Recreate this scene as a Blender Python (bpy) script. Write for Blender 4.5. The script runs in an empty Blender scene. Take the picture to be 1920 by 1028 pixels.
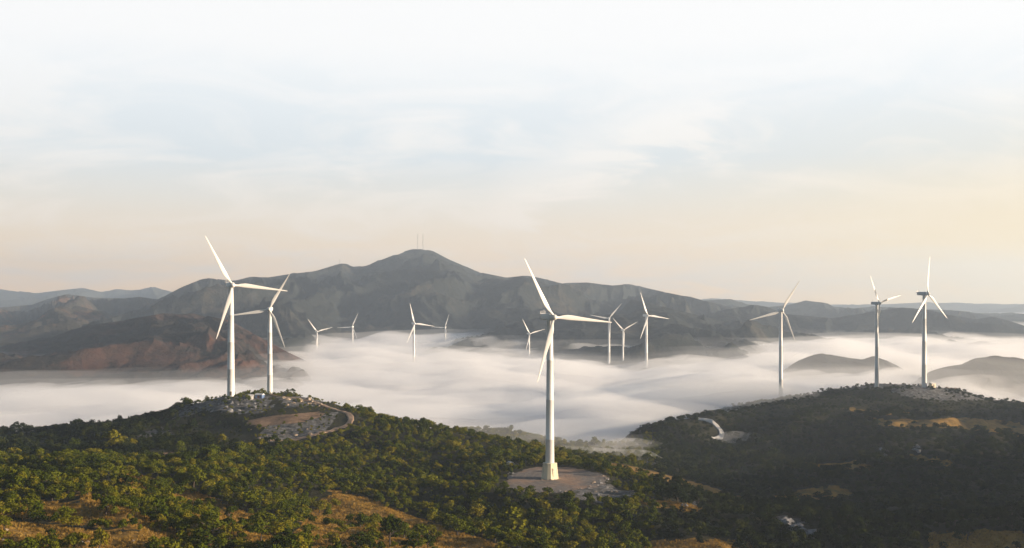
import bpy, bmesh, math, random
import numpy as np
from mathutils import Vector, Matrix

R = math.radians
SC = bpy.context.scene
COL = SC.collection
rng = np.random.default_rng(11)
random.seed(5)

F = 2059.0            # focal length in photo pixels (1920 wide)
HX, HY = 960.0, 560.0  # where the level line of sight meets the photo
SUN_EL, SUN_AZ = 10.5, 99.0   # azimuth from the view direction (+Y) towards +X

def at(px, py, y):
    """world point seen at photo pixel (px, py) at depth y (camera at the origin, looking along +Y)"""
    return ((px - HX) / F * y, y, -(py - HY) / F * y)

# ------------------------------------------------------------------ object helpers
def link(o, parent=None):
    COL.objects.link(o)
    if parent is not None:
        o.parent = parent
    return o

def tag(o, label=None, cat=None, group=None, kind=None):
    if label: o['label'] = label
    if cat: o['category'] = cat
    if group: o['group'] = group
    if kind: o['kind'] = kind
    return o

def empty(name, loc, rz=0.0, label=None, cat=None, group=None):
    o = bpy.data.objects.new(name, None)
    o.empty_display_size = 1
    link(o)
    o.location = loc
    o.rotation_euler = (0, 0, rz)
    return tag(o, label, cat, group)

def mesh_np(name, verts, faces, mat=None, smooth=True):
    """faces: (n,4) or (n,3) int array"""
    me = bpy.data.meshes.new(name)
    verts = np.asarray(verts, dtype=np.float32)
    faces = np.asarray(faces, dtype=np.int32)
    k = faces.shape[1]
    me.vertices.add(len(verts))
    me.vertices.foreach_set('co', verts.ravel())
    me.loops.add(faces.size)
    me.loops.foreach_set('vertex_index', faces.ravel())
    me.polygons.add(len(faces))
    me.polygons.foreach_set('loop_start', np.arange(0, faces.size, k, dtype=np.int32))
    me.polygons.foreach_set('use_smooth', np.full(len(faces), smooth, dtype=bool))
    me.update(calc_edges=True)
    if mat: me.materials.append(mat)
    return me

def obj(name, me, parent=None, loc=None):
    o = bpy.data.objects.new(name, me)
    link(o, parent)
    if loc is not None: o.location = loc
    return o

def bm_mesh(name, bm, mat=None, smooth_angle=40):
    me = bpy.data.meshes.new(name)
    bmesh.ops.recalc_face_normals(bm, faces=bm.faces)
    for f in bm.faces: f.smooth = True
    for e in bm.edges:
        if len(e.link_faces) == 2 and e.calc_face_angle(0) > R(smooth_angle):
            e.smooth = False
    bm.to_mesh(me); bm.free()
    if mat: me.materials.append(mat)
    return me

def add_box(bm, cx, cy, cz, sx, sy, sz, bevel=0.0, rz=0.0):
    g = bmesh.ops.create_cube(bm, size=1.0)
    vs = g['verts']
    bmesh.ops.scale(bm, vec=(sx, sy, sz), verts=vs)
    if bevel > 0:
        es = list({e for v in vs for e in v.link_edges})
        r = bmesh.ops.bevel(bm, geom=es, offset=bevel, segments=2, affect='EDGES', profile=.5)
        vs = list({v for f in r['faces'] for v in f.verts} | {v for v in vs if v.is_valid})
    if rz: bmesh.ops.rotate(bm, cent=(0, 0, 0), matrix=Matrix.Rotation(rz, 3, 'Z'), verts=vs)
    bmesh.ops.translate(bm, vec=(cx, cy, cz), verts=vs)
    return vs

def add_lathe(bm, prof, n=32, cx=0, cy=0, axis='Z', cap=True):
    """prof: list of (radius, height)"""
    rings = []
    for r, h in prof:
        ring = []
        for i in range(n):
            a = 2 * math.pi * i / n
            p = (cx + r * math.cos(a), cy + r * math.sin(a), h)
            if axis == 'Y': p = (cx + r * math.cos(a), h, cy + r * math.sin(a))
            ring.append(bm.verts.new(p))
        rings.append(ring)
    for a, b in zip(rings, rings[1:]):
        for i in range(n):
            bm.faces.new((a[i], a[(i + 1) % n], b[(i + 1) % n], b[i]))
    if cap:
        bm.faces.new(rings[0]); bm.faces.new(rings[-1])
    return rings

def grid_faces(nr, nc):
    i = np.arange(nr - 1)[:, None] * nc + np.arange(nc - 1)[None, :]
    return np.stack([i, i + 1, i + nc + 1, i + nc], -1).reshape(-1, 4)

# ------------------------------------------------------------------ noise
def _hash(ix, iy, seed):
    h = (ix.astype(np.int64) * 374761393 + iy.astype(np.int64) * 668265263 + seed * 2147483647) & 0xFFFFFFFF
    h = ((h ^ (h >> 13)) * 1274126177) & 0xFFFFFFFF
    h = (h ^ (h >> 16)) & 0xFFFFFF
    return h / float(0xFFFFFF)

def gnoise(x, y, seed=0):
    """gradient noise, about -0.7 .. 0.7"""
    x = np.asarray(x, float); y = np.asarray(y, float)
    ix = np.floor(x); iy = np.floor(y)
    fx = x - ix; fy = y - iy
    u = fx * fx * fx * (fx * (fx * 6 - 15) + 10); v = fy * fy * fy * (fy * (fy * 6 - 15) + 10)
    def g(dx, dy):
        a = _hash(ix + dx, iy + dy, seed) * 2 * np.pi
        return np.cos(a) * (fx - dx) + np.sin(a) * (fy - dy)
    return (g(0, 0) * (1 - u) + g(1, 0) * u) * (1 - v) + (g(0, 1) * (1 - u) + g(1, 1) * u) * v

def fbm(x, y, seed=0, octv=5, gain=.5, lac=2.03):
    s = 0; a = 1.0
    for k in range(octv):
        s = s + a * gnoise(x, y, seed + k * 17)
        x = x * lac; y = y * lac; a *= gain
    return s

def ridged(x, y, seed=0, octv=5, gain=.5, lac=2.1):
    s = 0; a = 1.0; w = 1.0
    for k in range(octv):
        n = 1 - np.abs(gnoise(x, y, seed + k * 31)) * 1.9
        n = np.clip(n, 0, 1) ** 2
        s = s + a * n * w
        w = np.clip(n * 1.6, 0, 1)
        x = x * lac; y = y * lac; a *= gain
    return s

# ------------------------------------------------------------------ materials
def new_mat(name):
    m = bpy.data.materials.new(name); m.use_nodes = True
    nt = m.node_tree
    return m, nt, nt.nodes['Principled BSDF'], nt.nodes['Material Output']

def nd(nt, typ, **kw):
    n = nt.nodes.new(typ)
    for k, v in kw.items():
        if k in ('operation', 'blend_type', 'data_type', 'noise_dimensions', 'feature', 'attribute_name', 'attribute_type', 'interpolation_type', 'sky_type', 'sun_disc', 'use_clamp', 'clamp', 'distance', 'noise_type', 'normalize', 'vector_type', 'domain'):
            setattr(n, k, v)
        else:
            n.inputs[k].default_value = v
    return n

def noise_node(nt, scale, detail=6, rough=.55, vec=None, dist=0):
    n = nd(nt, 'ShaderNodeTexNoise', Scale=scale, Detail=detail, Roughness=rough, Distortion=dist)
    if vec is not None: nt.links.new(vec, n.inputs['Vector'])
    return n

def ramp(nt, fac, stops):
    n = nt.nodes.new('ShaderNodeValToRGB')
    cr = n.color_ramp
    while len(cr.elements) < len(stops): cr.elements.new(0.5)
    for e, (p, c) in zip(cr.elements, stops):
        e.position = p
        e.color = (c[0], c[1], c[2], 1) if hasattr(c, '__len__') else (c, c, c, 1)
    nt.links.new(fac, n.inputs['Fac'])
    return n.outputs['Color']

def mixc(nt, fac, a, b, blend='MIX'):
    n = nt.nodes.new('ShaderNodeMix'); n.data_type = 'RGBA'; n.blend_type = blend; n.clamp_factor = True
    def put(sock, v):
        if isinstance(v, (int, float)): sock.default_value = v
        elif isinstance(v, tuple): sock.default_value = (v[0], v[1], v[2], 1)
        else: nt.links.new(v, sock)
    put(n.inputs[0], fac); put(n.inputs[6], a); put(n.inputs[7], b)
    return n.outputs[2]

def math_node(nt, op, a, b=None, c=None, clamp=False):
    n = nt.nodes.new('ShaderNodeMath'); n.operation = op; n.use_clamp = clamp
    for i, v in enumerate((a, b, c)):
        if v is None: continue
        if isinstance(v, (int, float)): n.inputs[i].default_value = v
        else: nt.links.new(v, n.inputs[i])
    return n.outputs[0]

def bump(nt, height, strength, dist):
    n = nd(nt, 'ShaderNodeBump', Strength=strength, Distance=dist)
    nt.links.new(height, n.inputs['Height'])
    return n.outputs['Normal']

def objcoord(nt):
    return nt.nodes.new('ShaderNodeTexCoord').outputs['Object']

def mat_paint(name, base, rough=.42, dirt=.12):
    m, nt, p, out = new_mat(name)
    co = objcoord(nt)
    mp = nd(nt, 'ShaderNodeMapping'); mp.inputs['Scale'].default_value = (1, 1, .12)
    nt.links.new(co, mp.inputs['Vector'])
    n = noise_node(nt, .7, 6, .6, mp.outputs['Vector'])
    n2 = noise_node(nt, .25, 4, .5, co)
    f = math_node(nt, 'MULTIPLY', ramp(nt, n.outputs['Fac'], [(.45, 0), (.75, 1)]), ramp(nt, n2.outputs['Fac'], [(.35, .3), (.7, 1)]))
    f = math_node(nt, 'MULTIPLY', f, dirt * 3)
    nt.links.new(mixc(nt, f, base, (base[0] * .55, base[1] * .52, base[2] * .46)), p.inputs['Base Color'])
    p.inputs['Roughness'].default_value = rough
    return m

M_WHITE = mat_paint('turbine_white_paint', (.66, .655, .64))
M_BLADE = mat_paint('blade_gelcoat', (.68, .67, .65), .38, .06)
M_GREY = mat_paint('nacelle_grey_paint', (.40, .43, .47), .45)
M_CREAM = mat_paint('plinth_cream_concrete', (.66, .58, .42), .8, .35)
M_DARK = mat_paint('dark_door_paint', (.10, .08, .06), .5)
M_STEEL = mat_paint('galvanised_steel', (.38, .39, .40), .4)
M_BLUE = mat_paint('blue_tarpaulin', (.08, .14, .27), .6)
M_BROWN = mat_paint('rusty_brown_panel', (.16, .075, .04), .7, .3)

def mat_rock(name, c1, c2, scale=.5):
    m, nt, p, out = new_mat(name)
    co = objcoord(nt)
    n = noise_node(nt, scale, 9, .65, co)
    v = nd(nt, 'ShaderNodeTexVoronoi', Scale=scale * 1.6, feature='DISTANCE_TO_EDGE'); nt.links.new(co, v.inputs['Vector'])
    c = ramp(nt, n.outputs['Fac'], [(.3, c1), (.68, c2)])
    c = mixc(nt, ramp(nt, v.outputs['Distance'], [(0, .75), (.06, 0)]), c, (c1[0] * .4, c1[1] * .4, c1[2] * .4))
    nt.links.new(c, p.inputs['Base Color']); p.inputs['Roughness'].default_value = .85
    nt.links.new(bump(nt, n.outputs['Fac'], .8, .6), p.inputs['Normal'])
    return m
M_ROCK = mat_rock('pale_grey_rock', (.12, .12, .125), (.35, .35, .355))
M_ROCKW = mat_rock('warm_tan_rock', (.17, .13, .095), (.42, .34, .25))
M_ROCKD = mat_rock('dark_grey_rock', (.10, .10, .105), (.30, .30, .31))

def mat_ground():
    """hill ground: 'cover' point attribute 0 forest soil, red=grass, green=bare earth, blue=pale stony ground"""
    m, nt, p, out = new_mat('hill_ground')
    co = objcoord(nt)
    at_ = nd(nt, 'ShaderNodeAttribute', attribute_name='cover')
    sep = nt.nodes.new('ShaderNodeSeparateColor'); nt.links.new(at_.outputs['Color'], sep.inputs[0])
    n1 = noise_node(nt, .035, 7, .6, co); n2 = noise_node(nt, .35, 8, .7, co); n3 = noise_node(nt, 1.6, 5, .7, co)
    soil = ramp(nt, n2.outputs['Fac'], [(.3, (.014, .016, .008)), (.7, (.045, .042, .020))])
    mp = nd(nt, 'ShaderNodeMapping'); mp.inputs['Scale'].default_value = (1, .35, 1); mp.inputs['Rotation'].default_value = (0, 0, R(35))
    nt.links.new(co, mp.inputs['Vector'])
    ng = noise_node(nt, .16, 8, .68, mp.outputs['Vector'])
    grass = ramp(nt, ng.outputs['Fac'], [(.28, (.085, .055, .014)), (.46, (.22, .13, .028)), (.6, (.34, .20, .048)), (.75, (.42, .28, .09))])
    grass = mixc(nt, ramp(nt, n1.outputs['Fac'], [(.52, 0), (.66, .75)]), grass, (.075, .065, .016))
    earth = ramp(nt, n2.outputs['Fac'], [(.3, (.13, .085, .055)), (.6, (.24, .165, .11)), (.8, (.33, .25, .18))])
    stone = ramp(nt, n2.outputs['Fac'], [(.38, (.045, .045, .04)), (.54, (.13, .13, .13)), (.74, (.34, .34, .35))])
    # break the cover borders up
    def edge(s):
        a = math_node(nt, 'ADD', s, math_node(nt, 'MULTIPLY', math_node(nt, 'SUBTRACT', n2.outputs['Fac'], .5), 1.1))
        return ramp(nt, a, [(.42, 0), (.58, 1)])
    c = mixc(nt, edge(sep.outputs[0]), soil, grass)
    c = mixc(nt, edge(sep.outputs[1]), c, earth)
    c = mixc(nt, edge(sep.outputs[2]), c, stone)
    nt.links.new(c, p.inputs['Base Color']); p.inputs['Roughness'].default_value = .95
    p.inputs['Specular IOR Level'].default_value = .15
    h = math_node(nt, 'ADD', n2.outputs['Fac'], math_node(nt, 'MULTIPLY', n3.outputs['Fac'], .5))
    nt.links.new(bump(nt, h, .9, 1.4), p.inputs['Normal'])
    return m

def mat_mountain(name, veg, veg2, soil, soil_amt, scale=.004):
    m, nt, p, out = new_mat(name)
    co = objcoord(nt)
    n1 = noise_node(nt, scale, 8, .6, co); n2 = noise_node(nt, scale * 9, 8, .7, co)
    c = ramp(nt, n2.outputs['Fac'], [(.3, veg), (.7, veg2)])
    a = math_node(nt, 'ADD', math_node(nt, 'MULTIPLY', n1.outputs['Fac'], .7), math_node(nt, 'MULTIPLY', n2.outputs['Fac'], .3))
    c = mixc(nt, ramp(nt, a, [(.62 - soil_amt * .3, 0), (.70 - soil_amt * .25, 1)]), c, soil)
    nt.links.new(c, p.inputs['Base Color']); p.inputs['Roughness'].default_value = 1
    p.inputs['Specular IOR Level'].default_value = .05
    nt.links.new(bump(nt, n2.outputs['Fac'], .7, 18), p.inputs['Normal'])
    return m

def mat_dirt(name, stops, scale=.5):
    m, nt, p, out = new_mat(name)
    co = objcoord(nt)
    n = noise_node(nt, scale, 8, .65, co); n2 = noise_node(nt, scale * .12, 4, .6, co)
    f = math_node(nt, 'ADD', math_node(nt, 'MULTIPLY', n.outputs['Fac'], .55), math_node(nt, 'MULTIPLY', n2.outputs['Fac'], .45))
    nt.links.new(ramp(nt, f, stops), p.inputs['Base Color']); p.inputs['Roughness'].default_value = .95
    nt.links.new(bump(nt, n.outputs['Fac'], .5, .25), p.inputs['Normal'])
    return m

def mat_foliage(name, stops, trans=.15):
    m, nt, p, out = new_mat(name)
    oi = nt.nodes.new('ShaderNodeObjectInfo')
    co = objcoord(nt)
    n = noise_node(nt, 3.5, 3, .6, co)
    f = math_node(nt, 'ADD', math_node(nt, 'MULTIPLY', oi.outputs['Random'], .65), math_node(nt, 'MULTIPLY', n.outputs['Fac'], .35))
    c = ramp(nt, f, stops)
    nt.nodes.remove(p)
    d = nt.nodes.new('ShaderNodeBsdfDiffuse'); t = nt.nodes.new('ShaderNodeBsdfTranslucent'); mx = nt.nodes.new('ShaderNodeMixShader')
    nt.links.new(c, d.inputs['Color']); nt.links.new(c, t.inputs['Color'])
    mx.inputs[0].default_value = trans
    nt.links.new(d.outputs[0], mx.inputs[1]); nt.links.new(t.outputs[0], mx.inputs[2]); nt.links.new(mx.outputs[0], out.inputs['Surface'])
    return m
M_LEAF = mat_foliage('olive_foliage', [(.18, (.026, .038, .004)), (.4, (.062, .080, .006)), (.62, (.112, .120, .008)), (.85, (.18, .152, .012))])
M_LEAF_SHADE = mat_foliage('shade_tone_foliage', [(.15, (.011, .018, .008)), (.5, (.022, .032, .010)), (.85, (.045, .052, .014))])  # darker leaf copy: shade of the left flank and right woods put into colour
M_STRAW = mat_foliage('dry_grass', [(.15, (.13, .080, .016)), (.5, (.33, .20, .042)), (.85, (.46, .31, .085))], .3)
M_BARK, _nt, _p, _o = new_mat('bark')
_p.inputs['Base Color'].default_value = (.055, .04, .028, 1); _p.inputs['Roughness'].default_value = .9
_n = noise_node(_nt, 6, 5, .6, objcoord(_nt)); _nt.links.new(bump(_nt, _n.outputs['Fac'], .7, .1), _p.inputs['Normal'])
_nt.links.new(ramp(_nt, _n.outputs['Fac'], [(.3, (.03, .022, .015)), (.7, (.085, .063, .045))]), _p.inputs['Base Color'])

def mat_volume(name, color, density, aniso):
    m, nt, p, out = new_mat(name)
    nt.nodes.remove(p)
    v = nt.nodes.new('ShaderNodeVolumePrincipled')
    v.inputs['Color'].default_value = (*color, 1); v.inputs['Density'].default_value = density
    v.inputs['Anisotropy'].default_value = aniso
    nt.links.new(v.outputs[0], out.inputs['Volume'])
    return m

# ------------------------------------------------------------------ near terrain: heights from surveyed points
CP = []
def cp(px, py, y): CP.append(at(px, py, y))
for a in [
    # ground just below the frame and its lowest rows
    (-200,1040,290),(0,1030,300),(200,1032,300),(450,1042,310),(700,1047,330),(950,1047,370),(1200,1050,400),(1500,1045,420),(1800,1045,415),(2100,1040,415),
    (0,962,350),(150,948,370),(350,962,385),(550,992,390),(750,1012,400),(900,1005,420),
    # golden spur crest
    (-150,908,420),(0,898,440),(110,890,450),(220,884,460),(330,890,475),(440,902,490),(600,955,470),(600,905,530),(560,865,575),(480,855,605),
    # shaded face of the left hill
    (250,858,560),(0,868,560),(100,838,680),(250,815,690),(400,792,720),(480,800,690),(540,828,650),(620,806,680),(650,778,720),
    # summit and its skyline
    (435,746,765),(500,746,790),(590,753,782),(380,757,790),(300,784,800),(200,799,810),(100,812,820),(0,816,830),(-200,835,850),(504,738,880),(620,760,790),
    # wooded skyline falling to the right
    (640,768,760),(700,786,750),(760,799,730),(850,815,700),(940,841,670),(1000,856,650),(1100,875,632),(1200,889,640),
    # wooded slope
    (700,850,640),(800,900,570),(700,930,500),(850,960,480),(950,905,535),(820,850,640),
    # turbine clearing and below it
    (1033,898,543),(980,926,500),(1090,926,502),(962,880,580),(1110,880,578),(1000,972,470),(1100,1000,452),(1050,1028,418),(1020,952,482),(1090,958,484),(955,945,488),
    (1150,925,512),(1250,925,535),(1350,947,535),(1450,962,525),(1180,878,625),(1300,907,605),(1420,947,585),
    # dark hollow and near ridge bottom right
    (1300,990,455),(1500,1000,450),(1450,968,482),(1600,993,460),(1780,982,450),(1920,978,440),(2100,966,430),(1900,988,500),(1900,968,550),(1700,990,505),(2080,985,500),(2080,960,560),
    # valley
    (1600,955,575),(1750,950,595),(1500,940,650),(1500,905,710),(1530,922,680),(1500,882,745),(1300,878,765),(1400,866,805),(1250,856,805),
    # right hill
    (1250,793,930),(1290,778,960),(1350,803,930),(1180,842,870),(1400,770,1000),(1480,757,1050),(1560,740,1080),(1640,727,1090),(1733,726,1080),(1800,741,1060),(1850,758,1040),(1920,766,1030),(1900,775,980),(2100,775,1000),
    (1600,783,950),(1650,790,885),(1750,790,910),(1800,800,865),(1920,815,845),(1700,832,805),(1900,855,770),(1550,832,860),(1650,873,735),(1800,905,680),(1950,905,650),(2080,820,840),
    # dim wooded ridge in the mist behind the clearing
    (870,808,880),(930,813,850),(1000,827,840),(1060,840,830),(1130,855,820),
]: cp(*a)
for p in [
    (-350,100,-76),(0,100,-80),(350,100,-76),(-300,-100,-78),(300,-100,-78),(0,220,-78),(-230,200,-72),(300,250,-80),
    (-520,420,-80),(-560,600,-100),(-520,800,-128),(-650,820,-150),(-300,920,-118),(-170,960,-112),(-300,1100,-165),(-100,1150,-165),(-180,1020,-135),
    (-60,860,-116),(-110,880,-108),(-20,830,-112),(-20,950,-135),(60,950,-140),(100,1100,-165),(-70,1000,-140),
    (250,1250,-125),(400,1300,-130),(500,1250,-135),(300,1450,-165),(550,1450,-165),(0,1450,-175),(-400,1450,-175),(720,1150,-120),
    (430,820,-103),
    # unseen hill added east of the frame, shaped to keep the valley in shade
(345,430,-86),(420,350,-78),(360,620,-108),(400,500,-98),(470,620,-96),(500,480,-70),(500,360,-50),(470,760,-106),
    (600,360,-8),(640,480,0),(640,600,-14),(640,680,-42),(640,735,-70),(640,800,-74),(640,870,-36),(640,930,-45),(640,1010,-85),(540,830,-70),(540,920,-90),(540,690,-76),
    (860,360,0),(860,480,0),(860,600,0),(860,745,-65),(860,800,-70),(860,880,-40),(860,950,-112),(860,1200,-130),(860,200,-70),(600,200,-70),(-650,300,-85),(-700,100,-80),(860,-50,-80),(-650,600,-110),(-690,1200,-180),(860,1500,-180),
]: CP.append(p)
CP = np.array(CP, float)
MQ = 38.0
_d = np.sqrt(((CP[:, None, :2] - CP[None, :, :2]) ** 2).sum(-1) + MQ * MQ)
_n = len(CP)
_A = np.zeros((_n + 1, _n + 1)); _A[:_n, :_n] = -_d + np.eye(_n) * 1.5; _A[:_n, _n] = 1; _A[_n, :_n] = 1
_W = np.linalg.solve(_A, np.append(CP[:, 2], 0))
PADC = np.array([at(1040, 898, 543)[0], 543.0]); PADZ = at(1033, 898, 543)[2]; PADR = (23.5, 39.0)
_pa = np.linspace(0, 2 * np.pi, 400)
def pad_rad(a): return 1 + .07 * np.sin(2 * a + .6) + .06 * np.sin(3 * a + 2) + .03 * np.sin(7 * a) + .018 * np.sin(17 * a + 1) + .012 * np.sin(31 * a)

def terr(x, y, rough=True):
    x = np.asarray(x, float); y = np.asarray(y, float)
    sh = x.shape; x = x.ravel(); y = y.ravel()
    z = np.empty_like(x)
    for s in range(0, len(x), 20000):
        xs, ys = x[s:s + 20000], y[s:s + 20000]
        d = np.sqrt((xs[:, None] - CP[:, 0]) ** 2 + (ys[:, None] - CP[:, 1]) ** 2 + MQ * MQ)
        z[s:s + 20000] = -(d @ _W[:_n]) + _W[_n]
    z = np.clip(z, -190, 40)
    if rough:
        z = z + 2.2 * fbm(x / 60, y / 60, 3, 5, .5)
        # erosion folds running down towards the right in front
        z = z + 2.1 * (ridged((x * .8 + y * .6) / 46, (x * .6 - y * .8) / 150, 9, 3) - .7)
        z = z + np.where(y > 820, 3.2, 1.0) * (ridged(x / 75, y / 130, 19, 3) - .7)
        # gullies of the right hill run down towards the left in front
        q = np.clip((x - 110) / 80, 0, 1) * np.clip((y - 560) / 90, 0, 1) * np.clip((1010 - y) / 80, 0, 1)
        z = z + 6.5 * q * (ridged((x * .88 - y * .47) / 74, (x * .47 + y * .88) / 230, 57, 3, .45) - .75)
    # level clearing of the main turbine
    dx = (x - PADC[0]) / PADR[0]; dy = (y - PADC[1]) / PADR[1]
    r = np.hypot(dx, dy) / pad_rad(np.arctan2(dy, dx))
    w = np.clip((1.30 - r) / .2, 0, 1); w = w * w * (3 - 2 * w)
    z = z * (1 - w) + (PADZ - .06) * w
    return z.reshape(sh)

def proj(x, y, z):
    return HX + F * x / y, HY - F * z / y

def inpoly(px, py, poly):
    c = np.zeros(px.shape, bool)
    n = len(poly)
    for i in range(n):
        x1, y1 = poly[i]; x2, y2 = poly[(i + 1) % n]
        if y1 == y2: continue
        k = ((y1 > py) != (y2 > py)) & (px < (x2 - x1) * (py - y1) / (y2 - y1) + x1)
        c ^= k
    return c

# ground-cover patches, surveyed from the photo: (kind, tree density inside, depth range, outline)
PATCH = [
    ('grass', .13, (200, 470), [(-60,975),(60,982),(170,996),(300,1000),(430,1028),(450,1090),(-60,1090)]),
    ('grass', .06, (200, 470), [(70,938),(150,948),(210,968),(240,990),(140,986),(60,972)]),
    ('grass', .3, (200, 470), [(-40,935),(50,945),(110,968),(40,975),(-40,965)]),
    ('grass', .45, (200, 480), [(225,880),(300,900),(390,930),(480,970),(560,1022),(480,1030),(390,982),(300,940),(225,910)]),
    ('grass', .40, (200, 480), [(150,918),(230,945),(330,985),(430,1030),(330,1035),(240,985),(150,945)]),
    ('grass', .11, (250, 520), [(628,918),(700,938),(770,968),(850,995),(980,1035),(980,1080),(620,1080),(545,1010),(590,955)]),
    ('field', .03, (560, 690), [(1110,862),(1180,872),(1260,892),(1340,915),(1400,935),(1440,950),(1330,930),(1230,900),(1150,880)]),
    ('field', .02, (780, 1010), [(1630,783),(1720,788),(1800,782),(1880,788),(1960,805),(1960,835),(1880,812),(1760,802),(1700,803),(1650,800)]),
    ('field', .10, (640, 780), [(1510,868),(1570,858),(1620,868),(1640,880),(1560,886)]),
    ('field', .15, (700, 1000), [(1560,758),(1640,770),(1720,772),(1700,780),(1600,772)]),
    ('field', .2, (600, 800), [(1700,850),(1780,862),(1800,875),(1720,868)]),
    ('field', .12, (600, 760), [(1440,935),(1500,918),(1570,910),(1600,925),(1560,945),(1480,950)]),
    ('field', .08, (380, 470), [(1210,1015),(1330,1012),(1420,1018),(1420,1060),(1210,1060)]),
    ('field', .10, (350, 450), [(1740,1000),(1840,994),(1960,1000),(1960,1060),(1740,1060)]),
    ('stone', .75, (640, 900), [(380,745),(440,738),(500,740),(512,762),(480,778),(420,772),(370,764)]),
    ('stone', .8, (640, 900), [(310,778),(360,750),(400,765),(330,786)]),
    ('earth', .12, (600, 800), [(490,782),(560,776),(610,772),(600,786),(540,798),(495,800),(455,795)]),
    ('stone', .7, (560, 800), [(500,800),(570,790),(640,770),(600,815),(520,828),(470,828)]),
    ('stone', .8, (640, 850), [(520,745),(590,742),(610,760),(540,765)]),
    ('stone', .35, (560, 760), [(255,815),(300,800),(330,815),(290,832),(255,836)]),
    ('earth', .05, (560, 640), [(270,852),(330,848),(350,858),(290,868)]),
    ('stone', .12, (470, 530), [(1075,905),(1140,905),(1200,930),(1190,945),(1120,945),(1080,935)]),
    ('grass', .15, (480, 545), [(1180,932),(1260,940),(1320,952),(1300,962),(1200,945)]),
    ('stone', .10, (440, 520), [(1450,965),(1490,972),(1530,1000),(1535,1015),(1490,1010),(1455,985)]),
    ('stone', .12, (900, 1150), [(1560,722),(1640,712),(1740,712),(1800,722),(1790,735),(1700,728),(1600,730)]),
    ('stone', .45, (960, 1100), [(1650,722),(1720,722),(1800,735),(1850,750),(1760,752),(1690,742)]),
    ('grass', .05, (1000, 1150), [(1648,708),(1700,702),(1730,708),(1730,716),(1650,716)]),
]
KIND_RGB = {'grass': (1, 0, 0), 'field': (.85, .35, 0), 'earth': (0, 1, 0), 'stone': (0, 0, 1)}

def cover(x, y, z):
    px, py = proj(x, y, z)
    c = np.zeros(x.shape + (3,)); dens = np.ones(x.shape)
    for kind, d, (y0, y1), poly in PATCH:
        k = inpoly(px, py, poly) & (y >= y0) & (y <= y1)
        c[k] = KIND_RGB[kind]; dens[k] = d
    return c, dens

xs = np.arange(-700, 860, 4.2); ys = np.arange(-120, 1560, 4.2)
GX, GY = np.meshgrid(xs, ys)
GZ = terr(GX, GY)
cov, _ = cover(GX.ravel(), np.maximum(GY.ravel(), 1.0), GZ.ravel())
M_GROUND = mat_ground()
me = mesh_np('hillside', np.stack([GX, GY, GZ], -1).reshape(-1, 3), grid_faces(len(ys), len(xs)), M_GROUND)
ca = me.attributes.new('cover', 'FLOAT_COLOR', 'POINT')
ca.data.foreach_set('color', np.concatenate([cov, np.ones((len(cov), 1))], 1).astype(np.float32).ravel())
tag(obj('hills', me), kind='structure')

# ground sheet that reaches the horizon under the mist
gx = np.linspace(-7400, 7400, 45); gy = np.linspace(-1400, 10800, 45)
ax, ay = np.meshgrid(gx, gy)
tag(obj('ground', mesh_np('ground', np.stack([ax, ay, np.full_like(ax, -195) + 3 * gnoise(ax / 900, ay / 900)], -1).reshape(-1, 3), grid_faces(45, 45),
     mat_dirt('valley_floor', [(.35, (.02, .028, .012)), (.65, (.05, .05, .024))], .02))), kind='structure')

# ------------------------------------------------------------------ far ranges
def range_mesh(name, sky, yr, yf, zb, amp, seed, mat, wave=420, nu=860, nt_=150, wob=.12, yb=None, edge=(-140, 2060), crest=1.0, pw=1.0):
    sky = np.array(sky, float)
    px = np.linspace(edge[0], edge[1], nu)
    py = np.interp(px, sky[:, 0], sky[:, 1])
    k = np.ones(7) / 7
    py = np.convolve(np.pad(py, 3, mode='edge'), k, 'valid')
    u = (px - HX) / F
    zr = -(py - HY) / F * yr
    t = np.concatenate([np.linspace(0, 1, nt_), 1 + np.linspace(0, 1, 14)[1:]])
    U, T = np.meshgrid(u, t)
    ZR = np.meshgrid(zr, t)[0]
    yb = yb or min(yr * 1.35, 10600)
    if hasattr(yf, '__len__'):
        yf = np.interp(px, *np.array(yf, float).T)[None, :]
    Y = np.where(T <= 1, yf + (yr - yf) * T, yr + (yb - yr) * (T - 1))
    s = np.where(T <= 1, np.clip(T, 0, 1) ** pw, np.clip(2 - T, 0, 1) ** 1.3)
    zb = np.minimum(zb, ZR - 6)
    Z = zb + (ZR - zb) * s
    X = U * Y
    env = np.where(T <= 1, (np.clip(T, 0, 1) * (1 - np.clip(T, 0, 1))) ** .75 * 2.2, .15)
    # spurs run down from the crest: lines bend with a slow wobble
    wx = X + wave * 1.1 * fbm(X / (wave * 3), Y / (wave * 3), seed + 5, 3)
    rg = ridged(wx / wave, Y / (wave * 2.6), seed, 5, .52) - .75
    rg2 = ridged(wx / (wave * .34) + 9, Y / (wave * .95), seed + 77, 4, .55) - .7
    Z = Z + amp * env * (rg + .22 * rg2) + amp * .12 * crest * fbm(X / (wave * .22), Y / (wave * .5), seed + 40, 4)
    # a spur must not lift the crest line above the skyline that the crest itself makes
    lim = (ZR / yr + .0006) * Y
    Z = np.where((T < 1) & (Z > lim), lim, Z)
    X = np.vstack([X[:1], X]); Y = np.vstack([Y[:1] - 5, Y]); Z = np.vstack([Z[:1] * 0 - 189, Z]); t = np.append(0, t)
    V = np.stack([X, Y, Z], -1).reshape(-1, 3)
    return tag(obj(name, mesh_np(name, V, grid_faces(len(t), nu), mat)), kind='structure')

M_MTN = mat_mountain('mountain_scrub', (.014, .018, .018), (.030, .034, .031), (.068, .060, .045), .25)
M_MTNR = mat_mountain('red_mountain_scrub', (.018, .019, .018), (.038, .032, .027), (.085, .046, .034), .45, .004)
M_FAR = mat_mountain('far_mountain_scrub', (.03, .035, .025), (.05, .052, .04), (.10, .09, .06), .1, .002)

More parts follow.
